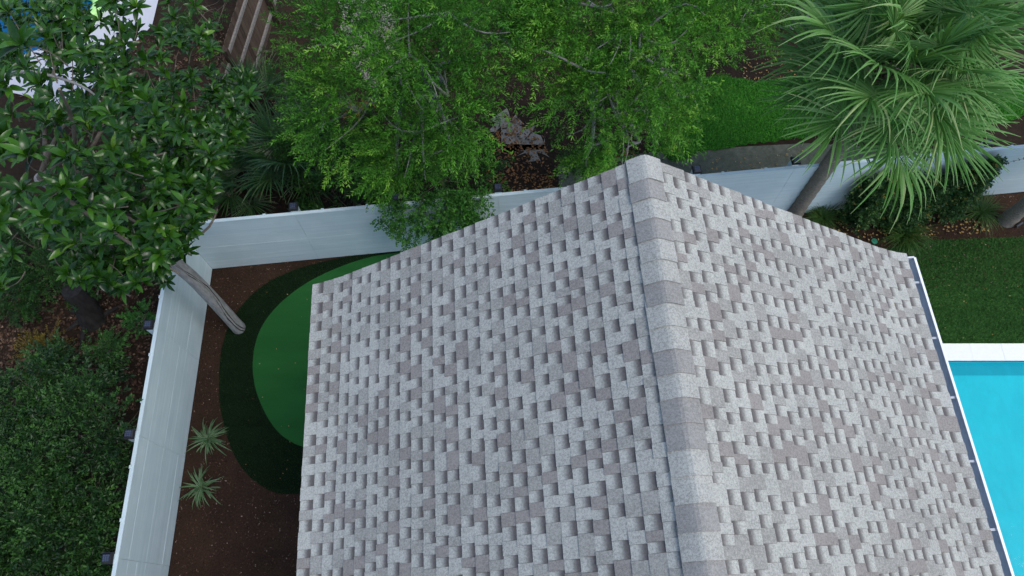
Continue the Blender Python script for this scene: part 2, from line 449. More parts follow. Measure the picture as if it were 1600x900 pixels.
lit = [P2(*q) for q in ((-140, 420), (300, 380), (240, 520), (215, 640), (-140, 660))]
flakes("leaf_litter", in_poly(lit, 5200), M['deadleaf'], .06, .13)
lit2 = [P2(*q) for q in ((20, 130), (180, 60), (345, 40), (440, 130), (430, 320), (330, 330), (100, 260))]
q2 = in_poly(lit2, 5200)
q2 = q2[~inside(np.array([P2(*q) for q in ((28, 147), (112, 171), (238, 40), (262, -60), (-500, -60), (-420, 60))]), q2)]
flakes("leaf_litter", q2, M['deadleaf'], .05, .11)
flakes("leaf_litter", in_poly([P2(*q) for q in ((765, 215), (800, 180), (850, 215), (870, 300), (760, 305))], 700), M['deadspray'], .04, .09)
lit3 = [P2(*q) for q in ((430, 320), (420, 150), (700, -20), (1000, -20), (1080, 130), (1060, 250), (850, 300), (700, 310))]
flakes("leaf_litter", in_poly(lit3, 4200), M['deadleaf'], .04, .09)
cq = in_poly(yard, 60000); cq = cq[~inside(fringe, cq)]
cq = cq[(cq[:, 0] < -2.2) | (cq[:, 0] > 5.0)]; cq = cq[(cq[:, 1] > -.6)]
flakes("bark_chips", cq, M['chips'], .02, .055, .35)
gl = [P2(*q) for q in ((1290, 345), (1500, 335), (1560, 362), (1470, 372), (1380, 380), (1310, 372))]
flakes("fallen_leaves", in_poly(gl, 420), M['goldleaf'], .03, .07, .6, .02)
flakes("fallen_leaves", np.vstack([in_poly([P2(*q) for q in ((1110, 240), (1260, 225), (1250, 262), (1110, 272))], 60), in_poly([P2(*q) for q in ((1160, 95), (1260, 90), (1250, 125), (1160, 125))], 130)]), M['goldleaf'], .03, .06, .5, .012)

bits = np.vstack([in_poly(fringe, 130), in_poly(lawn_edge, 150)])
flakes("fallen_leaves", bits, M['goldleaf'], .015, .035, .5, .03)

def pool():
    m = MB(); x0, x1, y0, y1, d = 5.9, 15.4, -8.7, 4.495, .95
    m.add([(x0, y0, -d), (x1, y0, -d), (x1, y1, -d), (x0, y1, -d)], [[0, 1, 2, 3]])
    for a, c in (((x0, y1), (x1, y1)), ((x1, y1), (x1, y0)), ((x1, y0), (x0, y0)), ((x0, y0), (x0, y1))):
        m.add([(*a, -d), (*c, -d), (*c, .01), (*a, .01)], [[0, 1, 2, 3]])
    m.build("pool_basin", M['shell'], kind="structure")
    n = 40; m = MB()
    m.add([(x0, y0, -.10), (x1, y0, -.10), (x1, y1, -.10), (x0, y1, -.10)], [[0, 1, 2, 3]])
    m.build("pool_water", M['water'], kind="structure")
    cop = MB(); cop.box(((x0 + x1) / 2, y1 + .15, -.02), (x1 - x0 + .6, .30, .10)); cop.box(((x0 + x1) / 2, y0 - .15, -.02), (x1 - x0 + .6, .30, .10))
    cop.box((x0 - .15, (y0 + y1) / 2, -.02), (.30, y1 - y0 - .002, .10)); cop.box((x1 + .15, (y0 + y1) / 2, -.02), (.30, y1 - y0 - .002, .10))
    base = cop.build("pool_coping", M['coping'], kind="structure")
    st = MB(); st.box((0, 0, 0), (.6025, .34, .05)); me = st.mesh("coping_stone", M['coping'])
    for i in range(15):                                     # stones along the visible far edge
        o = bpy.data.objects.new("coping_stone", me); COL.objects.link(o); o.parent = base
        o.location = (x0 - .1 + i * .605 + .3, y1 + .155, .0585 + random.uniform(-.002, .002)); o.rotation_euler = (0, 0, random.uniform(-.003, .003))
    sheet("pool_terrace", [(4.0, -9), (5.58, -9), (5.58, 4.79), (4.0, 4.79)], .006, M['coping'])
pool()

# the neighbour's pool and paved deck beyond the trees
deck_pts = [P2(*q) for q in ((28, 147), (112, 171), (238, 40), (262, -60), (330, -330), (-500, -330), (-420, 60))]
sheet("neighbour_deck", deck_pts, .010, M['deck'])
sheet("neighbour_pool_basin", smooth_poly([P2(*q) for q in ((-300, 60), (-60, 96), (60, 78), (125, 40), (168, -20), (200, -200), (-300, -200))]), .014, M['shell2'])
sheet("neighbour_pool_water", smooth_poly([P2(*q) for q in ((-300, 60), (-60, 96), (60, 78), (125, 40), (168, -20), (200, -200), (-300, -200))]), .034, M['water2'])
fl = P(126, 12, .12)
m = MB(); a = np.linspace(0, 2 * PI, 25)
m.tube(np.column_stack([.42 * np.cos(a), .42 * np.sin(a), 0 * a]), .13, 10, 0, False)
o = m.build("pool_float", M['float'], smooth=True); o.location = fl
tag(o, "lime green swim ring floating on the blue pool behind the trees", "pool float")

# ------------------------------------------------------------------ the house: roof, shingles, ridge, gutter
R0, ROT = (1.03, 3.25, 0), math.radians(3.3)
EAVE, RIDGE, HALF = 6.66, 8.745, 3.02
SLP = math.atan2(RIDGE - EAVE, HALF)
LEN = HALF / math.cos(SLP)
YS = -7.0
house = thing("house", "house with a grey and mauve asphalt shingle gable roof beside the pool", "house", R0, ROT)
cs, sn = math.cos(SLP), math.sin(SLP)
def roof_pt(s, v, y, n):
    if v > LEN - .45: n = n + .055 * ((v - LEN + .45) / .45) ** 2
    return np.array([s * (v * cs + n * sn), y, RIDGE - v * sn + n * cs])

m = MB()
for s in (-1, 1):                                           # sheathing with real thickness
    vs = [0, LEN - .45, LEN - .3, LEN - .15, LEN - .02]
    top = [roof_pt(s, v, y, 0) for v in vs for y in (-.012, YS)]
    bot = [roof_pt(s, v, y, -.10) - (np.array([0, 0, .02]) if v == 0 else 0) for v in vs for y in (-.012, YS)]
    k = len(top)
    F = [[2 * i, 2 * i + 2, 2 * i + 3, 2 * i + 1] for i in range(len(vs) - 1)]
    F += [[k + 2 * i, k + 2 * i + 1, k + 2 * i + 3, k + 2 * i + 2] for i in range(len(vs) - 1)]
    F += [[2 * i, k + 2 * i, k + 2 * i + 2, 2 * i + 2] for i in range(len(vs) - 1)]
    F += [[2 * i + 1, 2 * i + 3, k + 2 * i + 3, k + 2 * i + 1] for i in range(len(vs) - 1)]
    F += [[k - 2, 2 * k - 2, 2 * k - 1, k - 1]]
    m.add(top + bot, F)
roof = m.build("roof", M['deckwood'], house)
m = MB()
m.box((0, YS / 2 - .2, 3.2), (2 * HALF - .8, -YS - .6, 6.4))
z0, x0 = 6.4, HALF - .4
for yy, fl_ in ((-.5, 1), (YS + .1, -1)):
    m.add([(-x0, yy, z0), (x0, yy, z0), (x0, yy, EAVE + .12), (0, yy, RIDGE - .14), (-x0, yy, EAVE + .12)], [[0, 1, 2, 3, 4]])
m.build("wall", M['wall'], house)
m = MB()
for s in (-1, 1):
    rv = [.01, LEN - .45, LEN - .3, LEN - .15, LEN - .02]
    pts = [roof_pt(s, v, y, n) for v in rv for y in (-.034, -.014) for n in (-.20, -.012)]
    F = [[0, 1, 3, 2], [16, 18, 19, 17]]
    for i in range(4): F += [[4 * i + p, 4 * i + q, 4 * i + 4 + q, 4 * i + 4 + p] for p, q in ((0, 1), (1, 3), (3, 2), (2, 0))]
    m.add(pts, F)
m.build("rake_board", M['trim'], house)
for s in (-1, 1):
    m = MB(); m.box((s * (HALF - .03), YS / 2 - .01, EAVE - .10), (.025, -YS - .05, .18)); m.build("fascia", M['trim'], house)
    m = MB(); m.box((s * (HALF - .22), YS / 2 - .01, EAVE - .185), (.36, -YS - .05, .012)); m.build("soffit", M['trim'], house)

# architectural shingles: raised plain tabs between lower, banded shake pieces
TAIL = .035
NC = {-1: 29, 1: 26}                                        # courses on the two slopes
EXPO = LEN / 26
WID = [.070, .085, .100, .120, .150]
def piece(w, kind, s=1):
    """kind 0-2 tab colours, 3 banded shake piece; x along the course, y up the slope, z off the deck"""
    hb, th = (.0135, .007) if kind < 3 else (.0085, .005)
    EX = LEN / NC[s]; D = EX + TAIL; g = .0009
    hu = .0045 if kind < 3 else .003
    x0, x1 = g, w - g
    V = [(x0, 0, hb - th), (x1, 0, hb - th), (x1, D, hu - .003), (x0, D, hu - .003), (x0, .0015, hb), (x1, .0015, hb), (x1, D, hu), (x0, D, hu)]
    F = [[4, 5, 6, 7], [0, 1, 5, 4], [1, 2, 6, 5], [2, 3, 7, 6], [3, 0, 4, 7]]
    tn = [v[1] / EX for v in V]
    return np.array(V), np.array(F), np.array(tn)
piece_mesh = {}
for wi, wv in enumerate(WID):
    for k in range(4):
        for s in (-1, 1):
            V, F, tn = piece(wv, k, s); mm = MB(); mm.add(V, F, 0, tn); piece_mesh[(wi, k, s)] = mm.mesh("shingle", SH[k])
pieces = []
rr = random.Random(5)
for s in (-1, 1):
    for c in range(NC[s]):
        v = LEN - c * LEN / NC[s] + .012 * (c == 0)                # butt line of the course
        lift = .0
        if v > LEN - .45: lift = .055 * ((v - LEN + .45) / .45) ** 2
        tilt = SLP - (.244 * max(0, (v - LEN + .45) / .45)) * .9 if lift else SLP
        U = np.array([-s * math.cos(tilt), 0, math.sin(tilt)])
        N = np.array([s * math.sin(tilt), 0, math.cos(tilt)])
        A = np.cross(U, N)
        org = roof_pt(s, v, 0, 0)
        y = rr.uniform(.016, .021); tab = rr.random() < .5
        first = True
        while y > YS:
            if tab: wi = rr.choice([0, 1, 1, 2, 2, 3, 4]); k = rr.choices([0, 1, 2], [.40, .34, .26])[0]
            else: wi = rr.choice([0, 1, 1, 2, 2, 3]); k = 3
            wv = WID[wi]
            tab = not tab
            yn = y - wv
            o3 = org.copy(); o3[1] = y if A[1] < 0 else yn
            o3 = o3 + N * rr.uniform(-.0008, .0015) + U * rr.uniform(-.002, .002)
            mat = Matrix(((A[0], U[0], N[0], o3[0]), (A[1], U[1], N[1], o3[1]), (A[2], U[2], N[2], o3[2]), (0, 0, 0, 1)))
            if c == NC[s] - 1: mat = mat @ Matrix.Diagonal((1, (LEN / NC[s] - .004) / (LEN / NC[s] + TAIL), 1, 1))
            pieces.append((s, c, wi, k, mat)); y = yn
RM = Matrix.Translation(Vector(R0)) @ Matrix.Rotation(ROT, 4, 'Z')
def proj_area(p):
    s, c, wi, k, mt = p
    pw = RM @ (mt @ Vector((WID[wi] / 2, EXPO / 2, 0))); nn = (RM.to_3x3() @ (mt.to_3x3() @ Vector((0, 0, 1))))
    d = Vector((0, 0, CAM_H)) - pw
    b_ = pw.y * SP + (pw.z - CAM_H) * CP; f_ = pw.y * CP - (pw.z - CAM_H) * SP
    if f_ <= 0 or b_ / f_ * FOC < -455: return 0
    return WID[wi] * EXPO * max(0, nn.dot(d.normalized())) / d.length_squared
pieces.sort(key=proj_area, reverse=True)
for s, c, wi, k, mt in pieces[:300]:
    o = bpy.data.objects.new("shingle", piece_mesh[(wi, k, s)]); COL.objects.link(o); o.parent = roof; o.matrix_local = mt
m = MB()
tmpl = {(wi, k, s): piece(WID[wi], k, s) for wi in range(5) for k in range(4) for s in (-1, 1)}
for s, c, wi, k, mt in pieces[300:]:
    V, F, tn = tmpl[(wi, k, s)]
    A = np.array(mt); m.add(V @ A[:3, :3].T + A[:3, 3], F, k, tn)
m.build("shingles", SH, roof, kind="stuff")

# ridge caps: bent saddles lapped along the ridge
def cap_mesh(mat):
    m = MB(); L, Wd = .172 + .05, .165; n = 11
    prof = []
    for i in range(n):
        t = -1 + 2 * i / (n - 1); v = abs(t) * Wd
        r = .035; drop = (math.sqrt(v * v + r * r) - r) * sn
        prof.append((math.copysign(v * cs, t) if t else 0, -drop))
    V = []
    for (yy, hh) in ((0, .026), (L, .008)):
        for th in (0, -.009):
            V += [(x, yy, z + hh + th) for x, z in prof]
    F = []
    for i in range(n - 1):
        F += [[i, i + 1, 2 * n + i + 1, 2 * n + i], [i, n + i, n + i + 1, i + 1], [2 * n + i, 2 * n + i + 1, 3 * n + i + 1, 3 * n + i]]
    F += [[0, 2 * n, 3 * n, n], [n - 1, 2 * n - 1, 4 * n - 1, 3 * n - 1]]
    m.add(V, F); return m.mesh("ridge_cap", mat, True)
cap_me = [cap_mesh(M['cap_a']), cap_mesh(M['cap_b'])]
for me_ in cap_me:
    me_.polygons.foreach_set("use_smooth", np.zeros(len(me_.polygons), dtype=bool))
pat = [0, 1, 0, 1, 0, 0, 1, 0, 0, 1, 0, 1, 1, 0, 0, 1, 0, 1, 0, 0, 1]
for i in range(39):
    o = bpy.data.objects.new("ridge_cap", cap_me[pat[i % len(pat)]]); COL.objects.link(o); o.parent = roof
    o.location = (random.uniform(-.006, .006), .035 - .222 - i * .172, RIDGE - .006); o.rotation_euler = (0, random.uniform(-.008, .008), random.uniform(-.010, .010))

# gutter on the pool side
gx, gz = HALF + .005, EAVE - .02
prof = [(0, .02), (0, -.085), (.115, -.085), (.145, -.035), (.142, .012), (.166, .012), (.166, .0), (.152, -.006)]
prof_o = [(-.004, .02), (-.004, -.091), (.12, -.091), (.154, -.038), (.154, -.012)]
m = MB(); n = len(prof)
Y0, Y1 = -.005, YS
V = [(gx + a, y, gz + c) for y in (Y0, Y1) for a, c in prof]
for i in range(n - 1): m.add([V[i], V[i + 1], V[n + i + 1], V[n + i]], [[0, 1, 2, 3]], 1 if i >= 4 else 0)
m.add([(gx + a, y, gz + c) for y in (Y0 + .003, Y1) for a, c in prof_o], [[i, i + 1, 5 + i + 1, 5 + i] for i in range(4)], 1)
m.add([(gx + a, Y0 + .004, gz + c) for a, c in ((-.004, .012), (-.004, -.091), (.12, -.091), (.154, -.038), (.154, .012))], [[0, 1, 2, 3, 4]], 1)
m.box((gx + .070, Y0 + .004, gz + .014), (.155, .012, .008), 1)
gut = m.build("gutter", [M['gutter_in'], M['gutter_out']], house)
m = MB(); m.box((.075, 0, -.004), (.14, .022, .003)); m.box((.148, .0, .006), (.02, .03, .014)); m.box((.004, 0, .004), (.008, .03, .02))
hm = m.mesh("gutter_hanger", M['hanger'])
for i in range(11):
    o = bpy.data.objects.new("hanger", hm); COL.objects.link(o); o.parent = gut; o.location = (gx, -.28 - i * .61, gz - .004)
m = MB()
for i in range(26):
    m.box((gx + random.uniform(.02, .10), -random.uniform(.05, 4), gz - .082 + random.uniform(0, .01)), (.02, .03, .004), 0, np.array(Matrix.Rotation(random.uniform(0, 3), 3, 'Z')))
m.build("gutter_debris", M['deadleaf'], gut, kind="stuff")

# ------------------------------------------------------------------ white vinyl fence runs
def vinyl_fence(label, A, B, outward, posts, plus):
    A, B, ow = np.array(A), np.array(B), np.array(outward)
    L = np.linalg.norm(B - A); d = (B - A) / L; ang = math.atan2(d[1], d[0])
    f = thing("vinyl_fence", label, "fence", (A[0], A[1], 0), ang)
    lo = np.array([[d[0], d[1]], [-d[1], d[0]]])            # world -> local
    side = 1 if (lo @ ow)[1] > 0 else -1
    marks = [0.0] + [p for p in posts if 0 < p < L] + [L]
    meshes = {}
    for a, c in zip(marks[:-1], marks[1:]):
        bl = round(c - a, 3)
        for k in range(6):
            key = (bl, 0)
            if key not in meshes:
                mb = MB(); h = .2962; t = .022; e = .0015
                V = []
                for x in (0.002, bl - .002):
                    V += [(x, 0, e), (x, side * -.0, h - e), (x, side * .002, h), (x, side * t, h), (x, side * t, 0), (x, side * .002, 0)]
                F = [[i, (i + 1) % 6, 6 + (i + 1) % 6, 6 + i] for i in range(6)]
                mb.add(V, F); mb.add(V, [[0, 1, 2, 3, 4, 5], [6, 7, 8, 9, 10, 11]])
                meshes[key] = mb.mesh("board", M['vinyl'])
            o = bpy.data.objects.new("board", meshes[key]); COL.objects.link(o); o.parent = f
            o.location = (a, random.uniform(-.0015, .0015), .02 + k * .2965)
    mb = MB(); mb.box((L / 2, side * .032, .91), (L - .01, .014, 1.76)); mb.build("backing", M['vinyl'], f)
    mb = MB(); mb.box((L / 2, side * .02, 1.826), (L + .03 * plus, .062, .046)); mb.build("top_rail", M['vinyl'], f)
    pm = MB(); pm.box((0, 0, .96), (.127, .127, 1.92)); pme = pm.mesh("post", M['vinyl'])
    cm = MB()
    cm.box((0, 0, .015), (.165, .165, .03)); cm.box((0, 0, .04), (.135, .135, .022))
    q = .07; cm.add([(-q, -q, .05), (q, -q, .05), (q, q, .05), (-q, q, .05), (-.05, -.05, .072), (.05, -.05, .072), (.05, .05, .072), (-.05, .05, .072)],
                    [[0, 1, 5, 4], [1, 2, 6, 5], [2, 3, 7, 6], [3, 0, 4, 7]]); cme = cm.mesh("post_cap", M['cap_black'])
    cm2 = MB(); cm2.add([(-.05, -.05, .0725), (.05, -.05, .0725), (.05, .05, .0725), (-.05, .05, .0725)], [[0, 1, 2, 3]])
    cm2.v[-1] = cm2.v[-1]; sme = cm2.mesh("solar_cell", M['solar'])
    cl = MB(); cl.box((0, 0, .012), (.05, .03, .03)); clm = cl.mesh("clip", M['vinyl'])
    for p in posts:
        if not -.2 < p < L + .2: continue
        po = bpy.data.objects.new("post", pme); COL.objects.link(po); po.parent = f; po.location = (p, side * .105, 0)
        ca = bpy.data.objects.new("post_cap", cme); COL.objects.link(ca); ca.parent = po; ca.location = (0, 0, 1.92)
        so = bpy.data.objects.new("solar_cell", sme); COL.objects.link(so); so.parent = po; so.location = (0, 0, 1.92)
        for dx in (-.55, .5):
            c_ = bpy.data.objects.new("clip", clm); COL.objects.link(c_); c_.parent = f; c_.location = (p + dx, side * .045, 1.84)
    return f
be = (13.5, back_y(13.5))
Lb = math.hypot(be[0] - CORNER[0], be[1] - CORNER[1])
k = math.hypot(1, FS)
vinyl_fence("long white vinyl fence with solar post caps running behind the house roof", CORNER, be, (-FS, 1), [(x + 6.07) * k for x in (-3.94, -2.09, -.25, 1.59, 3.43, 5.29, 7.13, 8.97, 10.82, 12.67)], 0)
ls = (left_x(-6), -6.0)
ca_ = (CORNER[0] - .0, CORNER[1] - .0)
vinyl_fence("white vinyl fence along the left side of the yard by the spider plants", ca_, ls, (-1, 0), [1.95, 3.80, 5.65, 7.5, 9.35, 11.2], 0)

# wooden board fence beyond
def wood_fence():
    A, B = np.array((-6.25, 6.95)), np.array((-5.55, 13.9))
    L = np.linalg.norm(B - A); d = (B - A) / L; ang = math.atan2(d[1], d[0])
    f = thing("wooden_fence", "weathered brown board fence with grey rails between the tree crowns", "fence", (A[0], A[1], 0), ang)
    mb = MB(); h = 1.72
    mb.add([(x, y, z) for y in (0, .018) for x, z in ((0, .03), (.138, .03), (.138, h - .03), (.11, h), (.028, h), (0, h - .03))],
           [[0, 1, 2, 3, 4, 5], [6, 11, 10, 9, 8, 7]])
    mb.add(np.vstack(mb.v)[:12], [[i, (i + 1) % 6, 6 + (i + 1) % 6, 6 + i] for i in range(6)])
    me = mb.mesh("board", M['board'])
    n = int(L / .145); step = 24
    for i in range(n):
        o = bpy.data.objects.new("board", me); COL.objects.link(o); o.parent = f
        o.location = (i * .145, random.uniform(-.004, .004), (-.10 if i * .145 < 3.6 else .06) + random.uniform(-.015, .015)); o.rotation_euler = (0, random.uniform(-.008, .008), 0)
    for a, c, dz in ((0, 3.56, -.10), (3.64, L, .06)):
        for z in (.30, .92, 1.50):
            mb = MB(); mb.box(((a + c) / 2, -.028, z + dz), (c - a, .042, .088)); mb.build("rail", M['rail'], f)
    for x in (0.02, 1.8, 3.6, 6.0):
        mb = MB(); mb.box((x, -.105 if x != 3.6 else -.06, .87), (.095, .095, 1.84 if x == 3.6 else 1.7)); mb.build("post", M['board'], f)
wood_fence()

# ------------------------------------------------------------------ foliage templates
def leaf_q(L, W, fold=.15, droop=.1):
    """one small leaf: two folded quads from stem to tip"""
    V = np.array([[0, 0, 0], [.45 * L, -.5 * W, fold * W], [L, 0, -droop * L], [.45 * L, .5 * W, fold * W], [.5 * L, 0, -.02 * L]])
    return V, np.array([[0, 1, 4, 3], [4, 1, 2, 3]]) if False else np.array([[0, 1, 2, 4], [0, 4, 2, 3]])

def sprig(n, L, leafL, leafW, spread, seed, flat=.5, tipbright=.3):
    """a twig with n leaves along it; x is the twig axis"""
    r = np.random.default_rng(seed); V, F, T = [], [], []
    lv, lf = leaf_q(leafL, leafW)
    k = 0
    for i in range(n):
        t = (i + .5) / n; side = 1 if i % 2 else -1
        a = side * spread * (1.1 - .55 * t) + r.normal(0, .18); el = r.normal(.12, flat)
        d = np.array([[math.cos(a) * math.cos(el), math.sin(a) * math.cos(el), math.sin(el)]])
        R = frames(d, None, r.normal(0, .6, 1))[0] * r.uniform(.75, 1.2)
        V.append(lv @ R.T + np.array([t * L, 0, -.18 * L * t * t + r.normal(0, .01)])); F.append(lf + k); k += len(lv)
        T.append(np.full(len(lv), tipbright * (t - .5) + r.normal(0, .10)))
    return np.vstack(V), np.vstack(F), np.concatenate(T)

OAK_T = [sprig(23, .37, .064, .0185, .95, 30 + i) for i in range(5)]
SHRUB_T = [sprig(13, .20, .055, .026, 1.05, 50 + i) for i in range(4)]
ROUND_T = [sprig(9, .22, .062, .052, 1.1, 70 + i) for i in range(4)]
HEDGE_T = [sprig(11, .16, .050, .034, 1.1, 90 + i, .6) for i in range(4)]
FERN_T = [sprig(22, .30, .060, .018, 1.2, 110 + i, .15) for i in range(3)]

def lobe_points(lobes, per, gap=.0, top=.0, seed=1):
    """twig origins and directions on and inside a set of rough ellipsoid lobes (x, y, z, rx, ry, rz)"""
    r = np.random.default_rng(seed); Ps, Ds, Ts = [], [], []
    for L in lobes:
        c, ra = np.array(L[:3]), np.array(L[3:6]); n = int(per * (ra[0] * ra[1] + ra[0] * ra[2]) / 2)
        # boughs: small sub-clumps so that the crown has gaps and clear tufts
        nb = max(6, int(n / 26)); z = r.uniform(-.55 + top, 1, nb); a = r.uniform(0, 2 * PI, nb); q = np.sqrt(1 - z * z)
        bd = np.stack([q * np.cos(a), q * np.sin(a), z], 1); bc = bd * (r.uniform(.45, 1.0, nb) ** .6)[:, None]
        w_ = r.integers(0, nb, n)
        off = r.normal(0, 1, (n, 3)) * .17
        p = bc[w_] + off
        d = bd[w_] * .75 + off * 2.2 + r.normal(0, .35, (n, 3)) + np.array([0, 0, .05])
        Ps.append(c + p * ra); Ds.append(d); Ts.append(r.normal(0, .13, nb)[w_])
    return np.vstack(Ps), np.vstack(Ds), np.concatenate(Ts)

def foliage(name, tmpls, Pt, D, mat, parent, scale=(.75, 1.25), tone=.5, tvar=.18, roll=.6):
    m = MB(); n = len(Pt); w_ = rng.integers(0, len(tmpls), n)
    R = frames(D, None, rng.normal(0, roll, n)) * rng.uniform(*scale, n)[:, None, None]
    tn = np.clip(rng.normal(tone, tvar, n), 0, .97)
    for i, (tv, tf, tt) in enumerate(tmpls):
        k = w_ == i
        if k.any(): m.scatter(tv, tf, R[k], Pt[k], 0, tn[k], tt)
    return m.build(name, mat, parent)

def curve(a, c, bend, n=7):
    t = np.linspace(0, 1, n)[:, None]; a, c = np.array(a, float), np.array(c, float)
    return a + (c - a) * t + np.sin(PI * t) * np.array(bend)

def tree(name, label, cat, base, fork, lobes, per, tmpls, leafm, barkm, r0, seed, group=None, top=0., tone=.5, sub=5, crown='crown', scale=(.75, 1.25), clear=None):
    base = np.array(base, float); t = thing(name, label, cat, tuple(base), 0, group)
    r = np.random.default_rng(seed)
    m = MB(); fk = np.array(fork) - base
    m.tube(smooth_poly([(0, 0, -.1), (0, 0, .12), tuple(fk * .5 + r.normal(0, .06, 3)), tuple(fk)], 4, False), np.linspace(r0 * 1.25, r0 * .75, 13), 9)
    m.build("trunk", barkm, t, True)
    m = MB()
    for L in lobes:
        c = np.array(L[:3]) - base
        bnd = r.normal(0, .16, 3)
        cv = curve(fk, c, bnd); m.tube(cv, np.linspace(r0 * .5, r0 * .16, 7), 6)
        for j in range(sub):
            z = r.uniform(-.2, .9); a = r.uniform(0, 2 * PI); q = math.sqrt(1 - z * z)
            e = c + np.array([q * math.cos(a), q * math.sin(a), z]) * np.array(L[3:6]) * .88
            m.tube(curve(cv[4] if j % 2 else cv[6], e, r.normal(0, .1, 3), 6), np.linspace(r0 * .15, r0 * .03, 6), 5)
    m.build("limbs", barkm, t, True)
    Pt, D, tb = lobe_points(lobes, per, 0, top, seed)
    if clear is not None:
        ok = clear(Pt); Pt, D, tb = Pt[ok], D[ok], tb[ok]
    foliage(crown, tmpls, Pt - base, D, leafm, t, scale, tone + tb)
    return t

def lob(px, py, z, rx, ry=None, rz=None):
    q = P(px, py, z); return (q[0], q[1], q[2], rx, ry or rx, rz or rx * .75)

# broad light green trees beyond the back fence
tree("oak_tree", "broad bright green tree with narrow leaves left of the sandy gap behind the fence", "tree",
     (-1.7, 9.7, 0), (-1.8, 9.3, 2.6),
     [lob(545, 75, 4.2, 1.0), lob(560, 175, 3.9, .95), lob(640, 85, 4.8, 1.15), lob(700, 150, 4.4, .9), lob(660, 205, 3.6, 1.0), lob(705, 230, 2.9, .55), lob(620, 245, 2.6, .6), lob(700, 20, 5.2, 1.2), lob(560, 0, 4.8, 1.1), lob(505, 170, 3.2, .7), lob(780, 60, 4.6, .9)],
     400, OAK_T, M['oak'], M['bark_pale'], .15, 21, "bright green trees behind the back fence")
tree("oak_tree", "broad bright green tree with narrow leaves between the roof peak and the grass patch", "tree",
     (1.9, 10.3, 0), (1.7, 9.8, 2.6),
     [lob(905, 105, 4.7, 1.0), lob(1000, 55, 5.0, 1.2), lob(1040, 95, 4.5, .8), lob(965, 185, 4.0, .95), lob(925, 228, 2.8, .55), lob(1065, 150, 3.4, .45), lob(1010, 180, 3.6, .7), lob(1080, 0, 5.0, 1.1), lob(930, 10, 5.2, 1.1), lob(1000, 222, 2.4, .40), lob(860, 20, 4.8, .8)],
     400, OAK_T, M['oak'], M['bark_pale'], .15, 22, "bright green trees behind the back fence", tone=.58)
tree("oak_tree", "small dense green tree at the top edge between the oak and the palm", "tree",
     (6.6, 12.8, 0), (6.3, 12.3, 1.6),
     [lob(1170, 15, 3.4, .8), lob(1195, 40, 2.4, .5), lob(1225, -10, 3.2, .9), lob(1150, -40, 3.8, .9), lob(1290, -40, 3.0, .9)],
     420, OAK_T, M['oak'], M['bark_pale'], .10, 23, "bright green trees behind the back fence", tone=.45)
oaks = [o for o in COL.objects if o.name.startswith("oak_tree")]
for o, spots in ((oaks[0], ((785, 205, 3.3), (555, 172, 4.3), (598, 235, 3.2))), (oaks[1], ((1065, 222, 2.6), (968, 245, 2.6)))):
    cc = np.vstack([P(*q) + rng.normal(0, .10, (9, 3)) for q in spots]) - np.array(o.location)
    foliage("dead_spray", OAK_T, cc, rand_dirs(len(cc), -.4, .5), M['deadspray'], o, (.35, .6), .6, .2)["kind"] = "stuff"
# darker bushes under them, behind the fence
for i, (lb, lobes) in enumerate((
    ("dark leafy bush behind the white fence below the left bright tree", [lob(560, 270, 1.5, .75), lob(520, 300, 1.2, .55), lob(610, 292, 1.4, .5), lob(480, 215, 1.5, .6)]),
    ("dark green bush behind the white fence beside the bare sandy gap", [lob(690, 282, 1.8, .6), lob(750, 280, 1.5, .5), lob(650, 240, 1.5, .6)]),
    ("low dark bush hugging the back fence beside the roof peak", [lob(915, 262, 1.1, .4), lob(955, 250, .9, .45)]))):
    c = np.mean([l[:3] for l in lobes], axis=0)
    tree("bush", lb, "bush", (c[0], c[1], 0), (c[0], c[1], .5), lobes, 700, SHRUB_T, M['oak_dark'], M['twig'], .04, 40 + i, "dark bushes behind the back fence", tone=.55, crown='foliage', scale=(.9, 1.5), clear=lambda q: (q[:, 1] > back_y(q[:, 0]) + .38))

# vine hanging over the back fence
def vine():
    base = np.array([-1.55, back_y(-1.55) - .1, 0]); t = thing("climbing_vine", "round leaved vine hanging over the white back fence beside the roof", "vine", tuple(base))
    Pt, D = [], []; m = MB(); r = np.random.default_rng(3)
    for i in range(24):
        x = r.uniform(-2.3, -.5); ln = r.uniform(.25, 1.25) * (1.1 - .22 * abs(x + 1.3)); y0 = back_y(x)
        pts = [(x, y0 + .25, 1.75), (x + r.normal(0, .05), y0 + .02, 1.93), (x + r.normal(0, .12), y0 - .14 - r.uniform(0, .12), 1.75 - ln * .4), (x + r.normal(0, .2), y0 - .10 - r.uniform(0, .2), 1.8 - ln)]
        cv = smooth_poly(pts, 4, False) - base; m.tube(cv, .004, 4, 0, False)
        for k in range(len(cv)):
            for _ in range(3): Pt.append(cv[k] + r.normal(0, .05, 3) + np.array([0, -.03, 0])); D.append(np.array([r.normal(0, .8), -abs(r.normal(.5, .4)), r.normal(-.2, .6)]))
    m.tube(curve((.3, .35, 0), (.2, .3, 1.8), (.05, .03, 0)), .012, 5)
    m.build("stem", M['twig'], t)
    foliage("foliage", ROUND_T, np.array(Pt), np.array(D), M['vine'], t, (.6, 1.0), .6, .2)
vine()

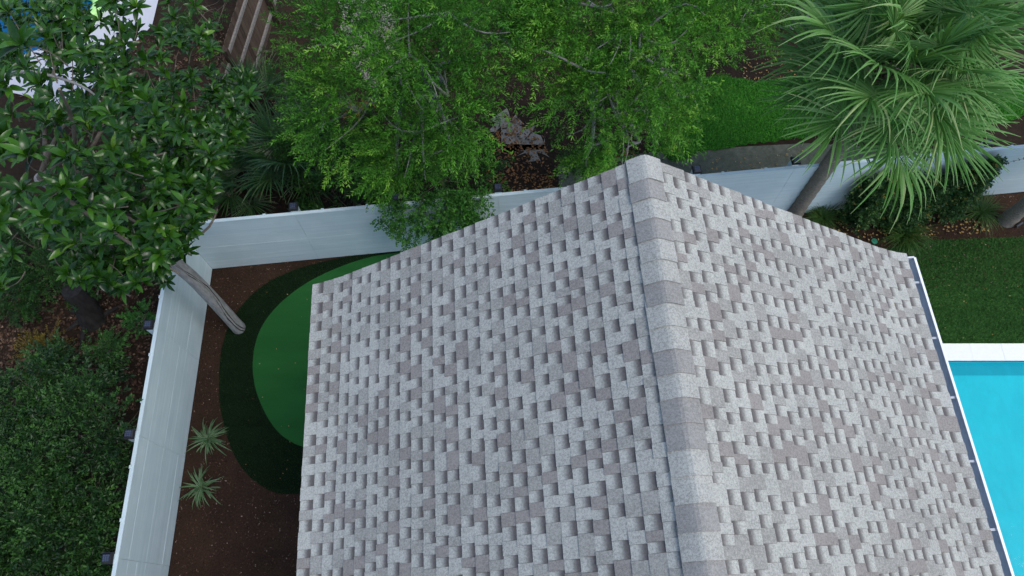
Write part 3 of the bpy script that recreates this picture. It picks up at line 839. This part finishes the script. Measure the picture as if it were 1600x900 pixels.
# hedge against the fence on the right
def hedge():
    c = P(1425, 325, 0); t = thing("hedge", "dense dark hedge with a few yellow leaves against the fence under the palm", "hedge", tuple(c))
    x0, x1 = P(1305, 345, 0)[0], P(1492, 330, 0)[0]
    Pt, D = [], []; n = 3600
    u = rng.uniform(0, 1, n); x = x0 + (x1 - x0) * u
    top = 1.35 + .18 * np.sin(u * 9) + .25 * u; z = top * rng.uniform(.03, 1.0, n) ** .75
    dep = (.52 + .12 * np.sin(u * 14 + 1)) * np.sqrt(np.clip(1.05 - (z / top) ** 3, .05, 1)) * np.clip(np.minimum(u, 1 - u) * 9, .35, 1)
    y = back_y(x) - .04 - dep * rng.uniform(.35, 1.0, n)
    Pt = np.column_stack([x, y, z]) - c
    D = np.column_stack([rng.normal(0, .6, n), -abs(rng.normal(.6, .4, n)), rng.normal(.45, .5, n)])
    foliage("foliage", HEDGE_T, Pt, D, M['hedge'], t, (.8, 1.3), .45, .22)
    m = MB()
    for i in range(9):
        xx = x0 + (x1 - x0) * (i + .5) / 9; b0 = np.array([xx, back_y(xx) - .25, 0]) - c
        m.tube(curve(b0, b0 + np.array([random.uniform(-.15, .15), .05, 1.2]), (.05, -.05, 0)), .015, 5)
    m.build("stem", M['twig'], t)
    # a long shoot reaching right along the fence
    m = MB(); r = np.random.default_rng(8); PP, DD = [], []
    for j in range(3):
        a = np.array([x1 - .15, back_y(x1) - .09, 1.3 - .25 * j]); e = a + np.array([.75 - .2 * j, .07, .28 - .25 * j])
        cv = curve(a, e, (0, -.04, .08), 9) - c; m.tube(cv, .004, 4)
        for p in cv[2:]: PP.append(p); DD.append(r.normal(0, 1, 3) + np.array([.6, -.4, 0]))
    m.build("shoot", M['twig'], t)
    foliage("shoot_leaves", [(tv[:20], tf[:8], tt[:20]) for tv, tf, tt in HEDGE_T], np.array(PP), np.array(DD), M['hedge'], t, (.6, .9), .5, .2)
hedge()

# ------------------------------------------------------------------ palms
def frond(pet, fan, nseg, seed, spread=2.25, droop=.28):
    """one fan leaf: petiole along +x, segments folded and drooping at the tips"""
    r = np.random.default_rng(seed); m = MB()
    t = np.linspace(0, 1, 7)[:, None]
    stem = np.column_stack([pet * t, 0 * t, -.10 * pet * t ** 2])
    m.tube(stem, np.linspace(.022, .010, 7) * fan, 5, 0, True, .75)
    tip = stem[-1]
    ns = 7
    for i in range(nseg):
        a = -spread + 2 * spread * (i + .5) / nseg + r.normal(0, .02)
        L = fan * (1.0 - .22 * (abs(a) / spread) ** 2) * r.uniform(.9, 1.06)
        hub = tip + np.array([.24 * fan * math.cos(a * .5) * (1 - abs(a) / spread), 0, -.05 * fan * (1 - abs(a) / spread)])
        d0 = np.array([math.cos(a), math.sin(a), .14 + .10 * abs(a) / spread]); side = np.array([-math.sin(a), math.cos(a), 0])
        dr = droop * r.uniform(.5, 1.7); kink = r.uniform(.45, .8); tw = r.normal(0, .05)
        wmax = 2 * spread / nseg * .40 * fan * 1.06
        V = []; tn = []
        base_t = np.clip(r.normal(.45, .24), .0, .95)
        for k in range(ns):
            s = k / (ns - 1); q = hub + d0 * L * s + side * tw * L * s * s
            q = q - np.array([0, 0, 1]) * L * dr * s ** 2.2
            if s > kink: q = q - np.array([0, 0, 1]) * L * dr * 1.5 * (s - kink) ** 1.4 - d0 * L * dr * .6 * (s - kink) ** 2
            wd = wmax * (s / .42 if s < .42 else max(.02, max(0.0, 1 - (s - .42) / .58) ** .75))
            wd = max(wd, .10 * wmax) * .5
            fd = .55 * wd
            V += [q - side * wd - np.array([0, 0, fd]), q + np.array([0, 0, fd * .6]), q + side * wd - np.array([0, 0, fd])]
            tn += [min(1, base_t + (.55 if (s > .97) else .12 * s))] * 3
        F = []
        for k in range(ns - 1):
            F += [[3 * k, 3 * k + 1, 3 * k + 4, 3 * k + 3], [3 * k + 1, 3 * k + 2, 3 * k + 5, 3 * k + 4]]
        m.add(V, F, 0, tn)
    return m

FROND_ME = [frond(.62 + .14 * (i % 3), .92, 46, 200 + i, 2.75, .14 + .07 * (i % 4)).mesh("frond", M['palm']) for i in range(6)]
FROND_DK = [frond(.5, .72, 34, 300 + i, 1.9, .16 + .06 * i).mesh("frond", M['palm_dark']) for i in range(3)]

def put_frond(me, parent, org, az, el, roll=0.0, sc=1.0):
    o = bpy.data.objects.new("frond", me); COL.objects.link(o); o.parent = parent
    R = Matrix.Rotation(az, 4, 'Z') @ Matrix.Rotation(-el, 4, 'Y') @ Matrix.Rotation(roll, 4, 'X')
    o.matrix_local = Matrix.Translation(Vector(org)) @ R @ Matrix.Scale(sc, 4)
    return o

def palm(label, base, H, n, seed, r0=.15, sc=1.0, lean=(0, 0)):
    t = thing("palm_tree", label, "palm tree", tuple(base), 0, "cabbage palms along the back fence")
    r = random.Random(seed); m = MB(); k = 60
    zz = np.linspace(-.1, H, k); rad = r0 * (1.18 - .3 * np.clip(zz / .5, 0, 1) * .6) * (1 + .05 * np.sin(np.arange(k) * 2.1)) * np.linspace(1, .88, k)
    cx = lean[0] * (zz / H) ** 2; cy = lean[1] * (zz / H) ** 2
    m.tube(np.column_stack([cx, cy, zz]), rad, 14)
    m.build("trunk", M['bark_palm'], t, True)
    top = Vector((lean[0], lean[1], H))
    m = MB()
    for i in range(46):                                     # cut leaf bases under the crown
        a = i * 2.4; z = H - .85 + .85 * i / 46; rr_ = r0 * .85
        d = np.array([math.cos(a), math.sin(a), 0]); b0 = np.array([lean[0], lean[1], z]) + d * rr_
        e = b0 + d * .10 + np.array([0, 0, .22])
        m.tube([b0, (b0 + e) / 2 + d * .02, e], [.045, .035, .022], 5)
    m.build("boots", M['boots'], t)
    for i in range(n):
        f = (i + .5) / n; az = i * 2.39996 + r.uniform(-.15, .15)
        el = math.radians(76 - 90 * f ** .95) + r.uniform(-.1, .1)
        put_frond(FROND_ME[r.randrange(6)], t, top + Vector((.06 * math.cos(az), .06 * math.sin(az), -.15 - .35 * f + .3)), az, el, r.uniform(-.35, .35), sc * r.uniform(.88, 1.1))
    return t
palm("tall cabbage palm standing at the white fence beside the roof corner", P(1238, 338, 0), 4.6, 40, 61, sc=1.08)
palm("cabbage palm at the right edge with only its leaning trunk foot in view", P(1572, 345, 0), 4.8, 30, 62)

def palmetto(label, base, n, seed, sc=1.0, zb=.3):
    t = thing("fan_palm", label, "palm", tuple(base), 0, "low fan palms behind the fence corner"); r = random.Random(seed)
    m = MB(); m.tube([(0, 0, -.05), (0, 0, zb * .6), (0, 0, zb)], [.13, .11, .07], 8); m.build("trunk", M['boots'], t)
    for i in range(n):
        az = i * 2.39996 + r.uniform(-.3, .3); el = math.radians(72 - 60 * i / n)
        put_frond(FROND_DK[r.randrange(3)], t, (0, 0, zb), az, el, r.uniform(-.3, .3), sc * r.uniform(.85, 1.15))
    return t
palmetto("low dark fan palm in the corner where both white fences meet", P(388, 282, .7) * np.array([1, 1, 0]), 11, 71, .85, .5)
palmetto("spreading fan palm behind the fence between the magnolia and the dark bush", P(452, 240, 1.3) * np.array([1, 1, 0]), 12, 72, 1.1, .9)
palmetto("shaded fan palm at the foot of the wooden fence", P(405, 165, .9) * np.array([1, 1, 0]), 10, 73, 1.0, .6)

# ------------------------------------------------------------------ magnolia
def mag_leaf(L, W, seed):
    """thick glossy leaf: folded on its midrib, arched, four stations long"""
    r = np.random.default_rng(seed); V = []; ns = 6
    for k in range(ns):
        s = k / (ns - 1); wd = W * .5 * max(.04, max(0.0, math.sin(PI * min(1, s * .93 + .04))) ** .8)
        x = L * s; z = .10 * L * math.sin(PI * s * .8) - .28 * L * s ** 2.4 * r.uniform(.6, 1.2)
        V += [(x, -wd, z + wd * .32), (x, 0, z), (x, wd, z + wd * .32)]
    F = []
    for k in range(ns - 1): F += [[3 * k, 3 * k + 1, 3 * k + 4, 3 * k + 3], [3 * k + 1, 3 * k + 2, 3 * k + 5, 3 * k + 4]]
    return np.array(V), np.array(F)
MAGT = [mag_leaf(.19, .064, 400 + i) for i in range(4)]
def magnolia():
    base = P(374, 513, 0)
    t = thing("magnolia_tree", "large glossy dark magnolia whose pale split trunk rises inside the fence corner", "tree", tuple(base))
    path = smooth_poly([P(374, 513, -.1), P(370, 509, .15), P(332, 467, 1.4), P(290, 425, 2.6), P(215, 368, 4.0), P(130, 318, 5.2), P(62, 278, 6.1)], 6, False) - base
    m = MB(); rad = np.interp(np.linspace(0, 1, len(path)), [0, .05, .2, .6, 1], [.17, .145, .125, .11, .07])
    m.tube(path, rad, 12); m.build("trunk", M['bark_pale'], t, True)
    # long dark split down the camera side of the trunk
    m = MB(); k0, k1 = 4, 21
    cvw = np.array([0, 0, CAM_H]) - base
    V, F = [], []
    for i in range(k0, k1):
        p = path[i]; tdir = path[i + 1] - path[i - 1]; tdir /= np.linalg.norm(tdir); vw = cvw - p; vw -= tdir * vw.dot(tdir); vw /= np.linalg.norm(vw)
        sd_ = np.cross(tdir, vw); f = (i - k0) / (k1 - k0); wv = .026 * (1.4 - f) + .006 * math.sin(i * 2.2); off = .35 * math.sin(i * .55) + .25
        nv = vw * math.cos(off) + sd_ * math.sin(off); tv = np.cross(tdir, nv); rr_ = rad[i]
        V += [p + nv * (rr_ + .004) - tv * wv, p + nv * (rr_ - .012), p + nv * (rr_ + .004) + tv * wv]
    F = [[3 * i + j, 3 * i + j + 1, 3 * i + j + 4, 3 * i + j + 3] for i in range(k1 - k0 - 1) for j in (0, 1)]
    m.add(V, F); m.build("bark_split", M['crack'], t)
    # rosettes seen in the photo: position and leaf length on it (pixels) give the depth
    ros = [(35, 72, 38), (43, 245, 35), (108, 245, 33), (5, 210, 32), (13, 135, 32), (67, 133, 29), (182, 135, 25), (187, 163, 25), (220, 140, 20), (232, 200, 25), (240, 163, 23),
           (258, 267, 25), (213, 267, 25), (163, 263, 25), (190, 230, 23), (280, 230, 22), (290, 213, 21), (300, 280, 22), (320, 270, 21), (267, 207, 22), (123, 187, 25), (180, 7, 23),
           (213, 13, 22), (160, 93, 23), (113, 83, 24), (300, 123, 19), (277, 123, 19), (360, 203, 19), (363, 160, 18), (320, 190, 20), (333, 143, 18), (377, 150, 17), (283, 73, 18), (310, 67, 18),
           (217, 50, 20), (387, 143, 17), (12, 323, 27), (3, 450, 30), (0, 403, 25), (173, 332, 27), (230, 343, 26), (302, 348, 26), (250, 397, 27), (247, 415, 25), (293, 397, 22), (170, 403, 23),
           (173, 437, 24), (197, 450, 25), (133, 423, 22), (123, 437, 21), (97, 393, 21), (113, 347, 22), (87, 360, 21), (200, 330, 24), (143, 300, 25), (257, 287, 25), (293, 287, 23), (320, 300, 20),
           (190, 303, 25), (160, 357, 25), (213, 377, 24), (260, 440, 17), (230, 377, 25), (283, 363, 25), (153, 413, 23), (205, 415, 22), (60, 20, 24), (95, 35, 24), (15, 20, 26), (140, 55, 22), (75, 60, 25)]
    heads = []
    for (px, py, Lp) in ros:
        dep = FOC * .185 / Lp; a, bb = px - 800, 450 - py
        d = np.array([a, bb * SP + FOC * CP, bb * CP - FOC * SP]) / FOC
        heads.append(np.array([0, 0, CAM_H]) + d * dep)
    heads = np.array(heads)
    r = np.random.default_rng(17)
    # lower, shaded shoots round and under those
    ext = []
    for i in range(1050):
        h = heads[r.integers(len(heads))] + r.normal(0, 1, 3) * np.array([.5, .5, .5]) - np.array([0, 0, .8]); ext.append(h)
    for i in range(60):                                     # the part of the crown beyond the left edge of the picture
        ext.append(P(r.uniform(-330, -20), r.uniform(-60, 480), r.uniform(4.5, 7.2)))
    for i in range(300): ext.append(P(r.uniform(-60, 200), r.uniform(-60, 130), r.uniform(3.6, 6.2)))
    ext = np.array(ext)
    # no leaf may hang through the fence or into the open yard
    ext = ext[~((ext[:, 0] > -5.7) & (ext[:, 1] < 6.3) & (ext[:, 2] < 3.4))]
    ext = ext[ext[:, 2] > 1.6]
    def seen(q):                                            # photo position of a point
        d = q - np.array([0, 0, CAM_H]); f = d[:, 1] * CP - d[:, 2] * SP; b_ = d[:, 1] * SP + d[:, 2] * CP
        return np.column_stack([800 + FOC * d[:, 0] / f, 450 - FOC * b_ / f])
    outline = [(-600, -400), (300, -400), (330, 50), (395, 130), (388, 215), (340, 262), (322, 330), (296, 375), (252, 430), (205, 452), (120, 440), (70, 395), (45, 345), (18, 465), (-600, 500)]
    sp = seen(ext); keep = inside(np.array(outline, float), sp)
    for gap, fr in (([(135, -40), (240, -40), (310, 40), (335, 112), (215, 118), (150, 92)], .4), ([(70, 150), (110, 150), (175, 200), (168, 250), (120, 235), (80, 200)], .4), ([(0, 110), (140, 95), (140, 160), (20, 160)], .6)):
        keep &= ~inside(np.array(gap, float), sp) | (r.uniform(0, 1, len(sp)) < fr)
    ext = ext[keep]
    def rosette(c, n, scl):
        out = []; ph = r.uniform(0, 6.28); tl = frames(np.array([r.normal(0, .28, 3) + np.array([0, 0, 1])]), np.array([[1.0, .1, 0]]))[0]
        Rb = np.column_stack([tl[:, 1], tl[:, 2], tl[:, 0]])
        for i in range(n):
            az = ph + i * 2.39996 + r.normal(0, .12); el = math.radians(62 - 66 * (i + .5) / n) + r.normal(0, .12)
            d = Rb @ np.array([math.cos(az) * math.cos(el), math.sin(az) * math.cos(el), math.sin(el)])
            R = frames(d[None], (Rb @ np.array([0, 0, 1.0]))[None], r.normal(0, .25, 1))[0] * scl * r.uniform(.78, 1.12)
            out.append((R, c + d * .012))
        return out
    singles, rest = [], []
    for c in heads:
        L = rosette(c, r.integers(11, 15), 1.0); L.sort(key=lambda q: q[0][2, 0]); singles += [(q, CAM_H - c[2]) for q in L]
    for c in ext: rest += rosette(c, r.integers(8, 12), r.uniform(.8, 1.0))
    singles.sort(key=lambda q: q[1]); singles = [q[0] for q in singles]
    lm = []
    for i, (tv, tf) in enumerate(MAGT):
        for tn in (.25, .45, .62, .82):
            mm = MB(); mm.add(tv, tf, 0, tn); lm.append(mm.mesh("leaf", M['mag'], True))
    for R, c in singles[:300]:
        o = bpy.data.objects.new("leaf", lm[r.integers(len(lm))]); COL.objects.link(o); o.parent = t
        c = c - base
        o.matrix_local = Matrix(((*R[0], c[0]), (*R[1], c[1]), (*R[2], c[2]), (0, 0, 0, 1)))
    m = MB(); allr = singles[300:] + rest
    R = np.array([q[0] for q in allr]); T = np.array([q[1] for q in allr]) - base; w_ = r.integers(0, 4, len(T)); tn = np.clip(r.normal(.5, .2, len(T)), 0, 1)
    for i, (tv, tf) in enumerate(MAGT): m.scatter(tv, tf, R[w_ == i], T[w_ == i], 0, tn[w_ == i])
    m.build("crown", M['mag'], t, True, kind="stuff")
    # limbs: from the trunk to groups of shoots, then twigs to each head
    m = MB(); hs = np.vstack([heads, ext[:60]]) - base
    hubs = path[[20, 23, 26, 29, 32, 34, 36]]
    mid = (heads - base)[r.choice(len(heads), 14, False)] - np.array([0, 0, .5])
    own = np.argmin(np.linalg.norm(hubs[None] - mid[:, None], axis=2), axis=1)
    for i, q in enumerate(mid): m.tube(curve(hubs[own[i]], q, r.normal(0, .15, 3), 8), np.linspace(.036, .012, 8), 6)
    m.build("limbs", M['twig'], t, True); m = MB()
    for h in hs:
        j = np.argmin(np.linalg.norm(hubs - h, axis=1)); d = hubs[j] - h; d = d / np.linalg.norm(d) * .35 + np.array([0, 0, -.25]) + r.normal(0, .1, 3)
        m.tube(curve(h + d, h, r.normal(0, .03, 3), 5), np.linspace(.008, .004, 5), 4, 0, False)
    m.build("twigs", M['twig'], t, True, kind="stuff")
    m = MB(); pts = [P(-60, 150, 6.4), P(0, 120, 6.5), P(45, 112, 6.5), P(100, 124, 6.45), P(140, 142, 6.4), P(162, 166, 6.2)]
    m.tube(smooth_poly(pts, 5, False) - base, np.linspace(.03, .010, 26), 7); m.build("branch", M['bark_pale'], t, True)
magnolia()

# dark broken trunk on the leaf litter
bt = P(146, 500, 0)
t = thing("tree_stump", "dark rotting tree stump standing in fallen leaves below the magnolia", "stump", tuple(bt))
m = MB(); pts = smooth_poly([(0, 0, -.1), (0, 0, .05), tuple((P(134, 478, .45) - bt)), tuple(P(112, 452, 1.0) - bt)], 5, False)
n_ = len(pts); m.tube(pts, np.linspace(.27, .19, n_) * (1 + .06 * np.sin(np.arange(n_) * 1.9)), 11); m.build("trunk", M['bark_dark'], t, True)
m = MB()
for i, a in enumerate((2.6, 3.4, 4.3, .4)): m.tube([(0, 0, .12), (.25 * math.cos(a), .25 * math.sin(a), .06), (.6 * math.cos(a + .2), .6 * math.sin(a + .2), -.02)], [.09, .06, .02], 6)
m.build("roots", M['bark_dark'], t, True)

# ------------------------------------------------------------------ shrubs outside the left fence
def shrub(label, lobes, per, seed, tm=SHRUB_T, mat='shrub', tone=.5, sc=(.9, 1.5), group=None, name="shrub"):
    c = np.mean([l[:3] for l in lobes], axis=0)
    return tree(name, label, "shrub", (c[0], c[1], 0), (c[0], c[1], .4), lobes, per, tm, M[mat], M['twig'], .035, seed, group, tone=tone, crown='foliage', scale=sc, sub=6,
                clear=lambda q: (q[:, 0] < left_x(q[:, 1]) - (.36 if q is None else np.where(q[:, 2] < 2.0, .34, .15))) | (q[:, 1] > CORNER[1] + .3))
G = "shrubs outside the left fence"
shrub("large leafy shrub pressing against the outside of the left fence", [lob(165, 660, 1.7, .72), lob(90, 700, 1.9, .75), lob(150, 760, 1.6, .70), lob(60, 620, 1.5, .7), lob(110, 810, 1.6, .75), lob(120, 590, 1.1, .6)], 800, 101, group=G, tone=.55)
shrub("leafy shrub at the lower left edge with a few yellow sprays", [lob(10, 660, 1.6, .7), lob(-30, 740, 1.7, .75), lob(20, 770, 1.7, .75), lob(-60, 640, 1.4, .7), lob(40, 850, 1.5, .75)], 760, 102, group=G, tone=.5)
shrub("shrub at the bottom corner beside the left fence, nearest the viewer", [lob(120, 885, 1.5, .7), lob(30, 915, 1.5, .75), lob(-50, 850, 1.5, .75), lob(140, 960, 1.4, .7), lob(20, 1000, 1.4, .8)], 700, 103, group=G, tone=.5)
shrub("low dark ferny shrub on the litter between the magnolia and the dark trunk", [lob(60, 390, .9, .8, .8, .5), lob(95, 430, .8, .55, .55, .4), lob(30, 440, .6, .6, .6, .4), lob(130, 385, .9, .6), lob(-40, 380, .9, .8, .8, .5)], 700, 104, FERN_T, 'oak_dark', .3, (.8, 1.2))
shrub("small shrub shoot beside the outside post of the left fence", [lob(225, 500, 1.2, .22), lob(214, 510, .9, .2)], 1300, 105, ROUND_T, 'vine', .4, (.6, .9))
shrub("yellowing fern on the leaf litter left of the fence", [lob(60, 553, .35, .26, .26, .15), lob(78, 540, .3, .18, .18, .1)], 900, 106, FERN_T, 'yellow', .5, (.7, 1.1))
shrub("green sprig growing from the leaf litter above the large shrub", [lob(168, 548, .4, .22, .22, .15)], 1100, 107, FERN_T, 'vine', .55, (.6, 1.0))
shrub("low weedy bush on the brown litter left of the wooden fence", [lob(320, 20, .6, .6, .6, .4), lob(300, 60, .5, .5, .5, .3), lob(350, 8, .5, .5, .5, .35)], 260, 108, SHRUB_T, 'oak_dark', .5, (.8, 1.2))
shrub("thin pale green shrub climbing at the foot of the wooden fence", [lob(345, 90, 1.0, .22), lob(395, 120, .9, .28), lob(425, 80, 1.2, .3)], 500, 109, FERN_T, 'oak', .5, (.6, .9))

# ------------------------------------------------------------------ clumps in the beds
def arc_blades(m, n, L, W, seed, spread=1.0, stripes=False, up=.9, ns=7):
    r = np.random.default_rng(seed)
    for i in range(n):
        az = r.uniform(0, 2 * PI); ln = L * r.uniform(.6, 1.1); e0 = r.uniform(.55, 1.45); dr = r.uniform(.7, 1.3) * spread
        V, tn = [], []
        p = np.array([r.normal(0, .03), r.normal(0, .03), 0]); el = e0; tb = np.clip(r.normal(.5, .22), 0, 1)
        sd_ = np.array([-math.sin(az), math.cos(az), 0])
        azv = r.normal(0, .15)
        for k in range(ns):
            s = k / (ns - 1); wd = W * .5 * max(.06, (1 - s ** 2.2)) * (.6 + .4 * min(1, s * 4))
            if stripes: V += [p - sd_ * wd + np.array([0, 0, wd * .4]), p - sd_ * wd * .5, p + sd_ * wd * .5, p + sd_ * wd + np.array([0, 0, wd * .4])]; tn += [tb] * 4
            else: V += [p - sd_ * wd, p + sd_ * wd]; tn += [tb] * 2
            a2 = az + azv * s
            p = p + np.array([math.cos(a2) * math.cos(el), math.sin(a2) * math.cos(el), math.sin(el)]) * ln / (ns - 1)
            el -= dr * 2.0 / (ns - 1)
        w_ = 4 if stripes else 2
        if stripes:
            for j, mi in ((0, 1), (1, 0), (2, 1)): m.add(V, [[w_ * k + j, w_ * k + j + 1, w_ * (k + 1) + j + 1, w_ * (k + 1) + j] for k in range(ns - 1)], mi, tn)
        else: m.add(V, [[2 * k, 2 * k + 1, 2 * k + 3, 2 * k + 2] for k in range(ns - 1)], 0, tn)
for lb, px, py, n, sd_ in (("striped spider plant by the left fence, the upper one", 328, 688, 46, 1), ("striped spider plant on the dark mulch, the lower one nearest the house", 318, 762, 42, 2)):
    t = thing("spider_plant", lb, "plant", tuple(P(px, py, 0)), sd_, "spider plants in the mulch bed")
    m = MB(); arc_blades(m, int(n * 1.3), .50, .030, 500 + sd_, 1.0, True); m.build("foliage", [M['sp_green'], M['sp_cream']], t)
for lb, px, py, n, L, sd_ in (("ornamental grass clump beside the palm trunk foot", 1282, 342, 230, .62, 1), ("ornamental grass clump spilling over the turf edge below the hedge", 1408, 372, 300, .80, 2), ("ornamental grass clump between the hedge and the right trunk", 1528, 335, 240, .66, 3)):
    t = thing("grass_clump", lb, "plant", tuple(P(px, py, 0)), 0, "grass clumps in the right bed")
    m = MB(); arc_blades(m, n, L, .011, 520 + sd_, .8, False); m.build("foliage", M['grassclump'], t)

# small things in the beds
q = P(1366, 377, .02); m = MB(); a = np.linspace(0, 2 * PI, 17)[:-1]
m.tube([(0, 0, -.02), (0, 0, .02), (0, 0, .024)], [.085, .085, .07], 16); m.tube([(0, 0, .024), (0, 0, .036)], [.03, .026], 10)
m.box((.0, .0, .040), (.05, .012, .008))
o = m.build("valve_cover", M['lid']); o.location = q; o.scale = (.75, .75, .75); tag(o, "round green irrigation lid on the mulch at the roof corner", "irrigation lid")
q = P(1585, 356, .0); t = thing("garden_light", "small black garden spotlight on the mulch at the right edge", "garden light", tuple(q), .6)
m = MB(); m.tube([(0, 0, -.05), (0, 0, .12)], .012, 6); m.build("stake", M['cap_black'], t)
m = MB(); m.tube([(-.07, 0, .13), (.0, 0, .15), (.06, 0, .17)], [.03, .045, .055], 10); m.build("lamp_head", M['cap_black'], t)
